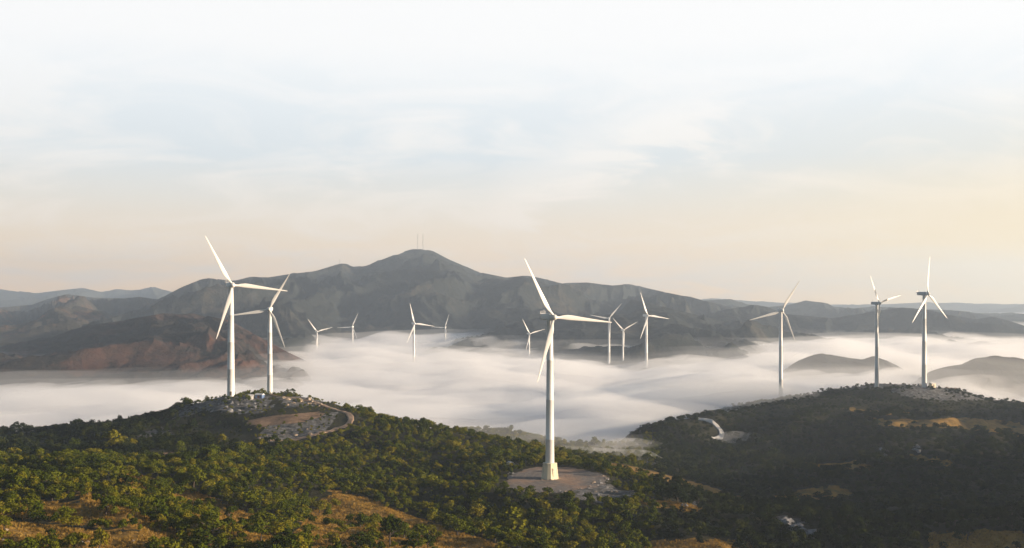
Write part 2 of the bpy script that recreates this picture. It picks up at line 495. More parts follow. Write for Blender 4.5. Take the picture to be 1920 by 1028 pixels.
range_mesh('mountain', [(-140,640),(200,600),(260,580),(310,556),(340,540),(380,524),(400,524),(440,528),(470,520),(500,522),(545,515),(590,510),(640,495),(660,498),(690,498),(730,483),(760,470),(785,467),(810,471),(840,487),(870,500),(900,512),(950,522),(985,518),(1010,522),(1050,532),(1120,548),(1200,566),(1300,590),(1500,640),(2060,700)],
    5000, [(0,1600),(300,1650),(430,1850),(530,2300),(640,2860),(880,2820),(1000,2300),(1150,2050),(1300,1900),(1700,1900)], -128, 95, 2, M_MTN, 430, edge=(-140, 1700), pw=.85)
range_mesh('mountain_shoulder', [(700,640),(900,570),(1000,545),(1060,532),(1100,531),(1150,537),(1180,534),(1250,550),(1300,560),(1350,573),(1420,592),(1500,612),(1700,650)],
    5600, 2300, -130, 100, 21, M_MTN, 480, edge=(700, 1900))
range_mesh('left_spur', [(-140,690),(-40,668),(0,655),(40,642),(95,633),(120,625),(165,610),(240,600),(300,590),(360,588),(430,602),(480,630),(540,662),(600,690),(700,720)],
    2300, 1560, -122, 36, 33, M_MTNR, 230, edge=(-140, 760), pw=.65)
range_mesh('left_range', [(-140,585),(0,578),(60,573),(90,562),(125,553),(180,560),(230,561),(260,558),(290,562),(340,562),(400,580),(460,600),(520,625),(580,660),(640,700)],
    7000, 2450, -103, 90, 41, mat_mountain('dull_red_scrub', (.035, .034, .026), (.06, .052, .04), (.17, .085, .05), .25), 560, edge=(-140, 640))
range_mesh('far_left_range', [(-140,545),(0,544),(40,546),(70,551),(120,545),(155,541),(190,549),(215,543),(245,545),(290,538),(330,550),(420,556),(560,560)],
    9600, 8000, -120, 90, 47, M_FAR, 800, nt_=40, edge=(-140, 600))
range_mesh('right_range', [(1150,640),(1250,612),(1300,600),(1345,585),(1410,573),(1440,577),(1470,590),(1560,598),(1620,588),(1690,578),(1740,582),(1780,592),(1830,600),(1860,595),(1890,602),(1920,612),(1990,622),(2060,635)],
    3900, [(1100,1900),(1400,2100),(1500,2450),(2060,2550)], -128, 60, 55, M_MTN, 450, edge=(1100, 2060))
range_mesh('far_right_range', [(1200,575),(1300,566),(1370,562),(1400,572),(1440,577),(1475,574),(1510,565),(1545,569),(1600,580),(1640,575),(1700,580),(1780,583),(1850,588),(1930,590),(2060,596)],
    5600, 4000, -140, 90, 61, M_MTN, 600, edge=(1150, 2060))
range_mesh('pale_range', [(600,575),(1200,575),(1290,563),(1340,560),(1420,565),(1500,570),(1600,572),(1660,572),(1740,568),(1830,569),(1920,571),(2060,571)],
    9300, 7700, -120, 70, 67, M_FAR, 800, nt_=40, edge=(600, 2060))
range_mesh('mist_island_hill', [(1380,740),(1430,712),(1470,694),(1490,680),(1505,672),(1540,663),(1580,669),(1615,675),(1640,667),(1670,680),(1720,705),(1780,730)],
    1750, 1480, -150, 14, 71, M_MTN, 90, nu=220, edge=(1370, 1790), yb=2050)
range_mesh('mist_island_hill_right', [(1680,740),(1740,698),(1770,688),(1800,684),(1830,672),(1862,667),(1900,670),(1960,680),(2060,720)],
    1480, 1240, -150, 14, 77, M_MTN, 90, nu=220, edge=(1670, 2080), yb=1800)

# ------------------------------------------------------------------ sea of mist
def fog_top(x, y):
    b = -116 + 22.0 * fbm(x / 620 + .3, y / 520, 101, 2, .4) + 9 * fbm(x / 230, y / 210, 117, 3, .45)
    b = b + 3.0 * (ridged(x / 330, y / 230, 151, 3, .4) - .6)
    def bumpg(px, py, yy, rx, ry, h):
        cx, cy, _ = at(px, py, yy)
        return h * np.exp(-(((x - cx) / rx) ** 2 + ((y - cy) / ry) ** 2))
    b = b + bumpg(1420, 700, 1330, 190, 140, 15) + bumpg(1290, 760, 1200, 150, 150, 8)
    b = b + bumpg(1540, 640, 2700, 260, 400, 12) + bumpg(1690, 640, 2700, 160, 400, 6)
    b = b + bumpg(720, 640, 2700, 420, 600, 10) + bumpg(1000, 640, 2700, 300, 500, 5)
    b = b - bumpg(1900, 740, 1150, 260, 260, 12)
    b = b - bumpg(-100, 650, 3000, 900, 900, 16) - bumpg(60, 690, 2000, 520, 480, 11)
    # the valley below the right hill is clear of mist, but for one wisp
    q = np.clip((x - 95) / 60, 0, 1) * np.clip((905 - y + (x - 150) * .25) / 60, 0, 1)
    b = b - 45 * q * q * (3 - 2 * q)
    return b

fx = np.concatenate([np.arange(-2600, 2600, 26.0)]); fy = np.concatenate([np.arange(640, 2400, 16.0), np.arange(2400, 5000, 34.0), np.arange(5000, 8701, 160.0)])
uu = np.linspace(-.62, .62, 300)
fU, fY = np.meshgrid(uu, fy); fX = fU * fY
fT = fog_top(fX, fY)
def slab(name, top, bottom, mat):
    nr, nc = top.shape
    V = np.concatenate([np.stack([fX, fY, top], -1).reshape(-1, 3), np.stack([fX, fY, bottom], -1).reshape(-1, 3)])
    q = grid_faces(nr, nc); n = nr * nc
    q2 = q[:, ::-1] + n
    i = np.arange(nr * nc).reshape(nr, nc)
    def strip(l): return np.stack([l[:-1], l[:-1] + n, l[1:] + n, l[1:]], -1)
    sides = np.concatenate([strip(i[0]), strip(i[-1][::-1]), strip(i[:, 0][::-1]), strip(i[:, -1])])
    return obj(name, mesh_np(name, V, np.concatenate([q, q2, sides]), mat))

M_FOG, _nt, _p, _o = new_mat('mist_core')
_p.inputs['Base Color'].default_value = (.68, .67, .68, 1); _p.inputs['Roughness'].default_value = 1; _p.inputs['Specular IOR Level'].default_value = 0
puff = 0; _a = 1.0; _X, _Y = fX / 210, fY / 190
for _k in range(3):
    puff = puff + _a * np.abs(gnoise(_X + 31, _Y + 7, 211 + _k)) * 1.6; _X = _X * 2.1; _Y = _Y * 2.1; _a *= .45
puff = puff * np.clip((5200 - fY) / 1500, .15, 1)
fT = fT + 3
core = slab('sea_of_mist', fT - 20 + puff * 11, np.full_like(fT, -188.0), M_FOG)
tag(core, 'sea of pale mist filling the valley behind the hills', 'mist', kind='stuff')
halo = slab('mist_veil', fT - 9 + puff * 21, fT - 50, mat_volume('mist_veil', (.97, .97, .97), .012, .25))
tag(halo, 'soft billowing top of the sea of mist', 'mist', kind='stuff')
_w = np.clip((fY - 860) / 420, 0, 1); _w = _w * _w * (3 - 2 * _w)
veil2 = slab('mist_veil', np.minimum(fT * .85 - 113 * .15 + 16, fT + 24) * _w - 172 * (1 - _w), np.full_like(fT, -187.0), mat_volume('thin_mist', (.97, .97, .97), .0011, .25))
tag(veil2, 'thin mist hanging above the sea of mist', 'mist', kind='stuff')
def wisp(px, py, y, rx, ry, rz, dens, seed):
    bm = bmesh.new(); bmesh.ops.create_icosphere(bm, subdivisions=4, radius=1)
    for v in bm.verts:
        n = float(gnoise(np.array([v.co.x * 1.3 + seed]), np.array([v.co.y * 1.3 + v.co.z]), seed)[0])
        v.co *= 1 + .45 * n
        v.co = Vector((v.co.x * rx, v.co.y * ry, v.co.z * rz))
    o = obj('mist_wisp', bm_mesh('mist_wisp', bm, mat_volume('wisp', (.97, .97, .97), dens, .25), 180), None, at(px, py, y))
    tag(o, 'wisp of mist drifting over the wooded slope', 'mist', kind='stuff')
wisp(1600, 694, 1430, 230, 90, 34, .0016, 21); wisp(1880, 700, 1200, 130, 60, 34, .002, 25)
wisp(930, 805, 800, 75, 40, 9, .004, 3); wisp(1050, 838, 800, 70, 35, 8, .004, 8)
wisp(1385, 822, 915, 26, 24, 6, .016, 5); wisp(1340, 834, 900, 22, 22, 5, .012, 6)
wisp(1230, 775, 1000, 60, 50, 12, .006, 9); wisp(1340, 735, 1090, 90, 50, 13, .007, 12); wisp(1160, 832, 880, 40, 30, 8, .003, 15)

# ------------------------------------------------------------------ dirt tracks and the clearing
def ribbon(name, pts, width, mat, lift=.25):
    """a track laid on the hillside along surveyed points (px, py, depth)"""
    P = np.array([at(*p)[:2] for p in pts])
    t = np.linspace(0, len(P) - 1, len(P) * 14)
    i = np.clip(t.astype(int), 0, len(P) - 2); f = t - i
    def cat(a, b, c, d, f): return .5 * ((2 * b) + (-a + c) * f + (2 * a - 5 * b + 4 * c - d) * f ** 2 + (-a + 3 * b - 3 * c + d) * f ** 3)
    Pp = np.vstack([2 * P[0] - P[1], P, 2 * P[-1] - P[-2]])
    C = cat(Pp[i], Pp[i + 1], Pp[i + 2], Pp[i + 3], f[:, None])
    D = np.gradient(C, axis=0); D /= np.linalg.norm(D, axis=1)[:, None]
    N = np.stack([-D[:, 1], D[:, 0]], 1)
    w = width * (1 + .22 * fbm(t * 1.3, t * 0 + 2, 7, 3))
    cols = np.linspace(-.5, .5, 9)
    V = C[:, None, :] + N[:, None, :] * (cols[None, :, None] * w[:, None, None])
    z = terr(V[..., 0], V[..., 1]) + lift
    z[:, 0] -= .6; z[:, -1] -= .6
    V3 = np.concatenate([V, z[..., None]], -1).reshape(-1, 3)
    return tag(obj(name, mesh_np(name, V3, grid_faces(len(t), 9), mat)), kind='structure')

M_TRACK = mat_dirt('tan_dirt_track', [(.3, (.15, .10, .065)), (.5, (.28, .19, .125)), (.7, (.40, .29, .20))])
TRACKS = [
    ([(462,838,640), (500,834,645), (545,827,652), (590,817,662), (625,808,674), (650,796,690), (658,784,706), (645,774,722), (618,767,738), (585,761,756), (548,756,768), (508,752,776)], 4.6),
    ([(1283,776,958), (1310,783,948), (1335,790,938), (1352,800,925), (1350,812,910), (1335,822,900)], 4.5),
]
for pts, w in TRACKS[:1]:
    ribbon('track', pts, w, M_TRACK)
ribbon('valley_track', [(1283,776,958), (1310,783,948), (1335,790,938), (1352,800,925), (1350,812,910), (1335,822,900)], 4.5, mat_dirt('pale_gravel_track', [(.3, (.35, .34, .32)), (.7, (.6, .58, .55))]), .8)

nr_, na_ = 24, 240
aa = np.linspace(0, 2 * np.pi, na_, endpoint=False)
rr = np.linspace(0, 1, nr_)
V = []; 
for r_ in rr:
    k = pad_rad(aa) * r_ * 1.03
    xx = PADC[0] + PADR[0] * k * np.cos(aa); yy = PADC[1] + PADR[1] * k * np.sin(aa)
    zz = PADZ + .10 + .05 * gnoise(xx / 6, yy / 6, 5) - .2 * max(0, r_ - .93) / .07
    V.append(np.stack([xx, yy, zz], -1))
V = np.array(V)
fc = []
for a in range(nr_ - 1):
    for b in range(na_):
        fc.append((a * na_ + b, a * na_ + (b + 1) % na_, (a + 1) * na_ + (b + 1) % na_, (a + 1) * na_ + b))
def mat_clearing():
    m, nt, p, out = new_mat('packed_gravel')
    co = objcoord(nt)
    n = noise_node(nt, .5, 9, .7, co); n2 = noise_node(nt, .055, 5, .6, co)
    base = ramp(nt, n.outputs['Fac'], [(.3, (.075, .068, .064)), (.5, (.13, .112, .10)), (.72, (.21, .18, .155))])
    sand = ramp(nt, n.outputs['Fac'], [(.3, (.17, .105, .065)), (.6, (.28, .175, .11)), (.75, (.36, .25, .17))])
    c = mixc(nt, ramp(nt, n2.outputs['Fac'], [(.48, 0), (.6, .9)]), base, sand)
    mp = nd(nt, 'ShaderNodeMapping'); mp.inputs['Location'].default_value = (-PADC[0] - 4, -PADC[1] * .62 - 2, 0); mp.inputs['Scale'].default_value = (1, .62, 1)
    nt.links.new(co, mp.inputs['Vector'])
    wv = nd(nt, 'ShaderNodeTexWave', Scale=.075, Distortion=6.0, Detail=4); wv.wave_type = 'RINGS'; wv.rings_direction = 'Z'
    wv.inputs['Detail Scale'].default_value = .4
    nt.links.new(mp.outputs['Vector'], wv.inputs['Vector'])
    c = mixc(nt, math_node(nt, 'MULTIPLY', ramp(nt, wv.outputs['Fac'], [(.72, 0), (.95, 1)]), .22), c, (.26, .20, .15))
    nt.links.new(c, p.inputs['Base Color']); p.inputs['Roughness'].default_value = .95
    nt.links.new(bump(nt, n.outputs['Fac'], .8, .4), p.inputs['Normal'])
    return m
tag(obj('turbine_clearing', mesh_np('turbine_clearing', V.reshape(-1, 3), fc, mat_clearing())), kind='structure')

# ------------------------------------------------------------------ wind turbines (reference: hub 80 m, blade 33 m)
def blade_mesh(L=33.0):
    st = [(0, .85, .85, 0), (.02, .9, .85, 0), (.06, 1.3, .75, 12), (.12, 2.5, .6, 12), (.2, 3.3, .46, 10), (.28, 3.2, .40, 8), (.4, 2.7, .33, 6), (.55, 2.1, .26, 4), (.7, 1.55, .2, 2), (.85, 1.05, .14, 1), (.95, .7, .10, 0), (.99, .42, .07, 0), (1, .2, .05, 0)]
    n = 14; V = []; Fc = []
    for t, ch, th, tw in st:
        rnd = max(0, 1 - t / .12)
        for i in range(n):
            a = 2 * math.pi * i / n
            cx = math.cos(a); sx = math.sin(a)
            ch_ = ch * (.82 if t > .1 else 1)
            x = ch_ / 2 * cx - (ch_ * .22) * (1 - rnd)
            y = th / 2 * sx * (1 if rnd > .5 else (1.0 + .35 * cx))
            if rnd > .5: x = ch * cx / 2 * 1.7 / 1; y = th * sx / 2 * 1.7
            w = R(tw + 4)
            X = x * math.cos(w) - y * math.sin(w); Y = x * math.sin(w) + y * math.cos(w)
            V.append((X, Y - .9 * t * t, t * L))
    for k in range(len(st) - 1):
        for i in range(n):
            Fc.append((k * n + i, k * n + (i + 1) % n, (k + 1) * n + (i + 1) % n, (k + 1) * n + i))
    me = mesh_np('blade', V, Fc, M_BLADE)
    bm = bmesh.new(); bm.from_mesh(me)
    bm.verts.ensure_lookup_table()
    bm.faces.new([bm.verts[(len(st) - 1) * n + i] for i in range(n)])
    bmesh.ops.recalc_face_normals(bm, faces=bm.faces); bm.to_mesh(me); bm.free()
    return me
ME_BLADE = blade_mesh()
def tower_mesh():
    bm = bmesh.new()
    prof = [(2.35, -4), (2.35, 0), (2.3, 4)]
    for k in range(1, 4):
        h = k * 19.5; r = 2.35 - .85 * h / 78
        prof += [(r, h - .25), (r + .035, h - .2), (r + .035, h + .2), (r - .005, h + .25)]
    prof += [(1.5, 77.6), (1.62, 77.7), (1.62, 78.2)]
    add_lathe(bm, prof, 40)
    return bm_mesh('tower', bm, M_WHITE, 60)
ME_TOWER = tower_mesh()
def nacelle_mesh(mat):
    bm = bmesh.new()
    add_box(bm, 0, 2.4, 80.0, 3.3, 9.6, 3.5, .55)
    for v in bm.verts:     # taper the tail
        if v.co.y > 4 and v.co.z < 80: v.co.z += .5
    return bm_mesh('nacelle', bm, mat, 50)
ME_NACW = nacelle_mesh(M_WHITE); ME_NACG = nacelle_mesh(M_GREY)
def hub_mesh():
    bm = bmesh.new()
    add_lathe(bm, [(1.3, -2.4), (1.55, -2.7), (1.6, -4.2), (1.45, -5.0), (1.0, -5.7), (.45, -6.05), (.05, -6.15)], 24, axis='Y')
    bmesh.ops.translate(bm, vec=(0, 0, 80), verts=bm.verts)
    return bm_mesh('hub', bm, M_WHITE, 60)
ME_HUB = hub_mesh()
def cooler_mesh():
    bm = bmesh.new()
    for x in (-1.45, 1.45): add_box(bm, x, 7.6, 81.9, .22, .22, 2.4)
    add_box(bm, 0, 7.6, 83.0, 2.7, .24, .22); add_box(bm, 0, 7.6, 81.95, 2.66, .12, .6)
    return bm_mesh('cooler_frame', bm, M_STEEL)
ME_COOL = cooler_mesh()
def vane_mesh():
    bm = bmesh.new()
    add_lathe(bm, [(.07, 81.6), (.07, 83.4)], 8, 0, 6.2); add_box(bm, 0, 6.2, 83.45, .9, .1, .12); add_box(bm, 0, 6.6, 83.6, .06, .8, .35)
    return bm_mesh('wind_vane', bm, M_STEEL)
ME_VANE = vane_mesh()
def door_mesh():
    bm = bmesh.new()
    add_box(bm, 0, -2.31, 2.0, 1.25, .22, 2.9, .06)
    return bm_mesh('door', bm, M_DARK)
ME_DOOR = door_mesh()
def plinth_mesh():
    bm = bmesh.new()
    r = []
    for h, w in ((-.6, 3.75), (0, 3.75), (.5, 3.6), (7.2, 2.95), (7.6, 3.05), (7.9, 2.9)):
        c = w * .36
        r.append([bm.verts.new((x, y, h)) for x, y in ((-w, -w + c), (-w + c, -w), (w - c, -w), (w, -w + c), (w, w - c), (w - c, w), (-w + c, w), (-w, w - c))])
    for a, b in zip(r, r[1:]):
        for i in range(8): bm.faces.new((a[i], a[(i + 1) % 8], b[(i + 1) % 8], b[i]))
    bm.faces.new(r[-1])
    bmesh.ops.rotate(bm, cent=(0, 0, 0), matrix=Matrix.Rotation(R(38), 3, 'Z'), verts=bm.verts)
    return bm_mesh('plinth', bm, M_CREAM, 20)
def panel_mesh():
    bm = bmesh.new()
    add_box(bm, 0, -3.42, 3.3, 2.3, .16, 4.6, .05); add_box(bm, 0, -3.52, 4.9, 1.5, .14, .9, .04); add_box(bm, .2, -3.52, 3.4, .7, .14, .5, .04)
    bmesh.ops.rotate(bm, cent=(0, 0, 0), matrix=Matrix.Rotation(R(38), 3, 'Z'), verts=bm.verts)
    return bm_mesh('hatch', bm, M_CREAM)

def turbine(px, base, y, hub_py, L, yaw, ang, label, group, z0=None, grey=False, parts=True, cooler=False, door=False, plinth=False):
    x = (px - HX) / F * y
    zh = -(hub_py - HY) / F * y
    z = base
    t = empty('wind_turbine', (x, y, z), R(yaw), label, 'wind turbine', group)
    H = zh - z
    s = L / 33.0
    top = s          # nacelle and rotor keep their own proportions, the tower takes the height left
    tw = obj('tower', ME_TOWER, t); tw.scale = (s, s, (H - 1.6 * s) / 78.2)
    na = obj('nacelle', ME_NACG if grey else ME_NACW, t); na.scale = (s, s, s); na.location = (0, 0, H - 80 * s)
    hb = obj('hub', ME_HUB, t); hb.scale = (s, s, s); hb.location = (0, 0, H - 80 * s)
    for a in ang:
        b = obj('blade', ME_BLADE, t); b.scale = (s, s, s)
        ph = R(90 - a)
        b.location = (1.2 * s * math.sin(ph), -4.0 * s, H + 1.2 * s * math.cos(ph)); b.rotation_euler = (0, ph, 0)
    if cooler: obj('cooler_frame', ME_COOL, na)
    if parts: obj('wind_vane', ME_VANE, na)
    if door:
        d = obj('door', ME_DOOR, tw); d.rotation_euler = (0, 0, -R(yaw) + R(10)); 
    if plinth:
        pl = obj('plinth', plinth_mesh(), t); pl.rotation_euler = (0, 0, -R(yaw))
        obj('hatch', panel_mesh(), pl)
    return t

def ground_at(px, y): return float(terr(np.array([(px - HX) / F * y]), np.array([y]))[0])
G1, G2, G3, G4 = 'wind turbines on the left summit', 'wind turbines on the right hill', 'wind turbines standing in the mist', None
turbine(1031, PADZ + .05, 543, 595, 32.0, 27, (120, -5, -107), 'largest white wind turbine, on a cream plinth in the round gravel clearing', None, cooler=True, plinth=True)
turbine(433, ground_at(433, 768), 768, 535, 37.5, 27, (119, -6, -107), 'taller of the two turbines on the rocky left summit, with a dark tower door', G1, door=True, grey=False, cooler=True)
turbine(506, ground_at(506, 850), 850, 580, 31, 5, (60, 189, 292), 'shorter turbine on the left summit, rotor below its taller neighbour', G1)
turbine(1644, ground_at(1644, 1075), 1075, 569, 29, 30, (117, 15, 262), 'backlit turbine on the right hilltop with a near level thin blade', G2, grey=True)
turbine(1733, ground_at(1733, 1065), 1065, 551, 35, 30, (87, -42, 230), 'tallest turbine on the right hilltop, one blade pointing straight up', G2, grey=True, cooler=True)
FT = lambda px, y: -165.0
turbine(1464, FT(1464, 1220), 1230, 582, 38, 5, (59, 196, 293), 'turbine rising from the mist just left of the right hill', G3)
turbine(776, FT(776, 2000), 2000, 607, 37, 24, (104, -8, 246), 'turbine in the mist below the peak, tower shown down to the mist', G3)
turbine(835, FT(835, 2750), 2750, 614, 34, -3, (73, 178, 278), 'small turbine sunk in mist, right of the one below the peak', G3)
turbine(661, FT(661, 2750), 2750, 613, 37, -3, (66, 183, 292), 'small turbine with only its rotor above the mist, left below the peak', G3)
turbine(594, FT(594, 2600), 2600, 622, 37, 24, (127, 15, 265), 'leftmost small turbine in the mist, a short piece of tower showing', G3)
turbine(992, FT(992, 2330), 2330, 626, 35, 24, (119, 15, 254), 'turbine sunk in the mist just behind the largest turbine', G3)
turbine(1142, FT(1142, 2090), 2090, 597, 36, -2, (50, 170, 273), 'turbine in the mist nearest the blade tip of the largest turbine', G3)
turbine(1168, FT(1168, 2100), 2100, 619, 31, 15, (134, 29, 272), 'lowest turbine of the three in the mist right of the largest one', G3)
turbine(1212, FT(1212, 2020), 2020, 592, 44, 24, (111, -8, 248), 'tallest of the three mist turbines right of the largest one', G3)

# ------------------------------------------------------------------ masts on the peak
def mast(px, py0, py1, y, label, wdt=2.6):
    x, yy, z0 = at(px, py0, y); z1 = at(px, py1, y)[2]
    h = z1 - z0 + 12
    t = empty('radio_mast', (x, yy, z0 - 12), 0, label, 'radio mast', 'radio masts on the peak')
    bm = bmesh.new()
    w = wdt / 2
    for sx, sy in ((-w, -w), (w, -w), (0, w)):
        add_box(bm, sx, sy, h / 2, .5, .5, h)
    k = int(h / 6)
    for i in range(k):
        add_box(bm, 0, -w, (i + .5) * h / k, wdt, .4, .4)
    obj('lattice', bm_mesh('lattice', bm, M_STEEL), t)
    bm = bmesh.new(); add_lathe(bm, [(.35, h), (.2, h + 6)], 8)
    obj('aerial', bm_mesh('aerial', bm, M_STEEL), t)
mast(783, 468, 440, 4985, 'thin radio mast on the mountain peak, left one of the pair')
mast(793, 468, 440, 4985, 'thin radio mast on the mountain peak, right one of the pair')
mast(637, 497, 486, 4985, 'short mast on the lower crest left of the peak', 2.2)

# ------------------------------------------------------------------ boulders, rubble and small structures
def rock_mesh(seed, mat, flat=.7, lumps=1):
    r = random.Random(seed)
    bm = bmesh.new()
    bmesh.ops.create_icosphere(bm, subdivisions=3, radius=1)
    off = [Vector((r.uniform(-1, 1), r.uniform(-1, 1), r.uniform(-.4, 1))).normalized() for _ in range(11)]
    dd = [r.uniform(.45, .85) for _ in off]
    for v in bm.verts:
        for o_, d_ in zip(off, dd):      # chop flat facets
            k = v.co.dot(o_)
            if k > d_: v.co -= o_ * (k - d_) * .92
        q = v.co * 3 + Vector((seed * 7.1, 0, 0))
        v.co *= 1 + .13 * math.sin(q.x * 1.7 + q.y) * math.sin(q.z * 2.1 + q.y * 1.3)
        v.co.z *= flat
    return bm_mesh('boulder', bm, mat, 25)
ROCKS = [rock_mesh(i, (M_ROCK, M_ROCKW, M_ROCKD)[i % 3]) for i in range(9)]
def rock(px, py, y, size, kind, label, group, squash=1.0):
    x = (px - HX) / F * y
    yy = y
    z = ground_at(px, y)
    o = obj('boulder', ROCKS[kind], None, (x, yy, z + size * .18 * squash))
    o.scale = (size, size * random.uniform(.8, 1.2), size * squash * random.uniform(.8, 1.1)); o.rotation_euler = (random.uniform(-.2, .2), random.uniform(-.2, .2), random.uniform(0, 6))
    return tag(o, label, 'rock', group)
def find_y(px, py, y0, y1):
    """depth at which the line of sight through a photo pixel meets the hillside"""
    y = np.linspace(y0, y1, 400)
    x = (px - HX) / F * y
    d = -(py - HY) / F * y - terr(x, y)
    k = np.where(d <= 0)[0]
    return float(y[k[0]]) if len(k) else float(y[np.argmin(d)])
def rock_field(poly, n, s0, s1, kinds, yr, label, group):
    poly = np.array(poly, float); c = 0
    x0, y0 = poly.min(0); x1, y1 = poly.max(0)
    while c < n:
        px, py = random.uniform(x0, x1), random.uniform(y0, y1)
        if not inpoly(np.array([px]), np.array([py]), poly)[0]: continue
        y = find_y(px, py, *yr)
        rock(px, py, y, random.uniform(s0, s1) * random.choice((.6, .8, 1)), random.choice(kinds), label, group, random.uniform(.6, 1.1)); c += 1
PALE, WARM, DARK = (0, 3, 6), (1, 4, 7), (2, 5, 8)
rock_field([(1455,968),(1500,975),(1530,1000),(1532,1012),(1490,1005)], 16, 1.5, 3.6, DARK, (380, 520), 'grey boulder of the outcrop in the dark bottom right woods', 'boulders of the bottom right outcrop')
rock_field([(1085,905),(1140,905),(1200,930),(1190,945),(1120,940)], 30, .6, 1.7, DARK + WARM, (440, 560), 'boulder of the rubble bank below the clearing of the largest turbine', 'rubble below the turbine clearing')
rock_field([(1275,938),(1305,938),(1308,950),(1275,950)], 7, 1.0, 2.3, PALE, (470, 560), 'white boulder in the small pile among trees right of the clearing', 'white boulders right of the clearing')
rock_field([(380,748),(440,740),(500,745),(510,768),(420,772)], 26, .8, 2.8, PALE, (690, 840), 'pale grey boulder on the stony left summit', 'boulders on the left summit')
rock_field([(515,742),(590,742),(610,762),(540,764)], 24, .9, 2.8, WARM, (700, 860), 'tan boulder on the sunlit right part of the left summit', 'tan boulders on the left summit')
rock_field([(470,800),(560,790),(620,778),(600,812),(520,830),(450,832)], 26, .5, 1.7, WARM, (600, 760), 'boulder strewn above the lower dirt track of the left hill', 'boulders above the dirt track')
rock_field([(555,842),(570,838),(588,852),(575,856)], 7, .8, 2.0, PALE, (560, 680), 'blue grey boulder below the dirt track of the left hill', 'boulders below the dirt track')
rock_field([(1650,836),(1668,832),(1672,850),(1660,860),(1650,858)], 9, 1.2, 3.2, PALE, (680, 860), 'pale boulder of the left crag on the dark slope under the grass ridge', 'boulders of the left crag')
rock_field([(1705,830),(1720,835),(1730,850),(1718,855)], 8, 1.2, 3.0, DARK, (680, 860), 'grey boulder of the right crag on the dark slope under the grass ridge', 'boulders of the right crag')
rock_field([(1600,712),(1640,708),(1640,720),(1590,722)], 14, 1.0, 2.6, WARM + DARK, (1000, 1110), 'boulder beside the left turbine on the right hilltop', 'boulders by the left hilltop turbine')
rock_field([(1740,712),(1790,720),(1840,738),(1850,750),(1800,742),(1745,724)], 26, 1.0, 2.8, WARM + PALE, (980, 1110), 'boulder right of the tallest turbine on the right hilltop', 'boulders right of the hilltop turbine')
rock_field([(948,880),(962,880),(965,890),(950,890)], 6, .5, 1.1, PALE, (520, 600), 'small white stone on the left edge of the gravel clearing', 'white stones at the clearing')
for k in range(16):
    a = random.uniform(0, 6.28); d = random.uniform(4.2, 6.0)
    x, y = at(1031, 898, 543)[0] + d * math.cos(a), 543 + d * math.sin(a)
    o = obj('stone', ROCKS[random.choice(PALE + WARM)], None, (x, y, PADZ + .2)); s = random.uniform(.3, .75); o.scale = (s, s, s); o.rotation_euler = (0, 0, a)
    tag(o, 'loose stone lying against the cream plinth of the largest turbine', 'stone', 'stones round the plinth')

k = 0
while k < 44:
    a = random.uniform(0, 6.28)
    if math.sin(a) > .35 and random.random() < .7: continue
    d = pad_rad(a) * random.uniform(.9, 1.06)
    x, y = PADC[0] + PADR[0] * d * math.cos(a), PADC[1] + PADR[1] * d * math.sin(a)
    s = random.uniform(.25, .9); o = obj('stone', ROCKS[random.choice(WARM + DARK)], None, (x, y, float(terr(np.array([x]), np.array([y]))[0]) + s * .15)); o.scale = (s, s * random.uniform(.7, 1.2), s * .8); o.rotation_euler = (0, 0, a * 3)
    tag(o, 'rough stone along the rim of the round gravel clearing', 'stone', 'stones along the clearing rim'); k += 1
rock_field([(640,935),(760,970),(880,1005),(940,1028),(700,1028)], 12, .4, 1.1, WARM + DARK, (330, 520), 'half buried stone in the rust coloured grass at the bottom centre', 'stones in the rust coloured grass')
rock_field([(0,990),(200,1000),(400,1028),(0,1028)], 10, .4, 1.0, WARM + DARK, (290, 440), 'half buried stone in the golden grass of the bottom left corner', 'stones in the golden grass')

# white arched shelter at the left edge of the clearing
yv = find_y(957, 874, 540, 640)
sx, sy, _ = at(957, 874, yv)
t = empty('shelter', (sx, sy, ground_at(957, yv)), R(25), 'small white arched shelter at the left edge of the gravel clearing', 'shelter')
bm = bmesh.new()
outer, inner = [], []
for k in range(13):
    a = math.pi * k / 12
    for lst, r_ in ((outer, 2.0), (inner, 1.75)):
        lst.append([bm.verts.new((r_ * math.cos(a), yy, r_ * 1.15 * math.sin(a))) for yy in (-1.8, 1.8)])
for k in range(12):
    bm.faces.new((outer[k][0], outer[k][1], outer[k + 1][1], outer[k + 1][0])); bm.faces.new((inner[k][0], inner[k][1], inner[k + 1][1], inner[k + 1][0]))
    for e in (0, 1): bm.faces.new((outer[k][e], outer[k + 1][e], inner[k + 1][e], inner[k][e]))
obj('roof', bm_mesh('roof', bm, M_WHITE), t)
bm = bmesh.new(); add_box(bm, 0, 1.5, 1.0, 3.4, .15, 2.0); obj('back_wall', bm_mesh('back_wall', bm, M_ROCKW), t)

def hut(px, py, yr, w, d, h, rz, wall, roofm, doorm, label, name='hut', cat='hut'):
    y = find_y(px, py, *yr); x = (px - HX) / F * y
    t = empty(name, (x, y, ground_at(px, y)), R(rz), label, cat)
    bm = bmesh.new(); add_box(bm, 0, 0, h / 2 - .5, w, d, h + 1, .05); obj('wall', bm_mesh('wall', bm, wall), t)
    bm = bmesh.new()
    v = [bm.verts.new(p) for p in ((-w/2-.3, -d/2-.3, h), (w/2+.3, -d/2-.3, h), (w/2+.3, d/2+.3, h), (-w/2-.3, d/2+.3, h), (-w/2-.3, 0, h+.28*d), (w/2+.3, 0, h+.28*d))]
    for f in ((0,1,5,4), (2,3,4,5), (0,4,3), (1,2,5), (3,2,1,0)): bm.faces.new([v[i] for i in f])
    obj('roof', bm_mesh('roof', bm, roofm), t)
    bm = bmesh.new(); add_box(bm, 0, -d/2-.03, h*.38, w*.3, .12, h*.76, .02); obj('door', bm_mesh('door', bm, doorm), t)
    return t
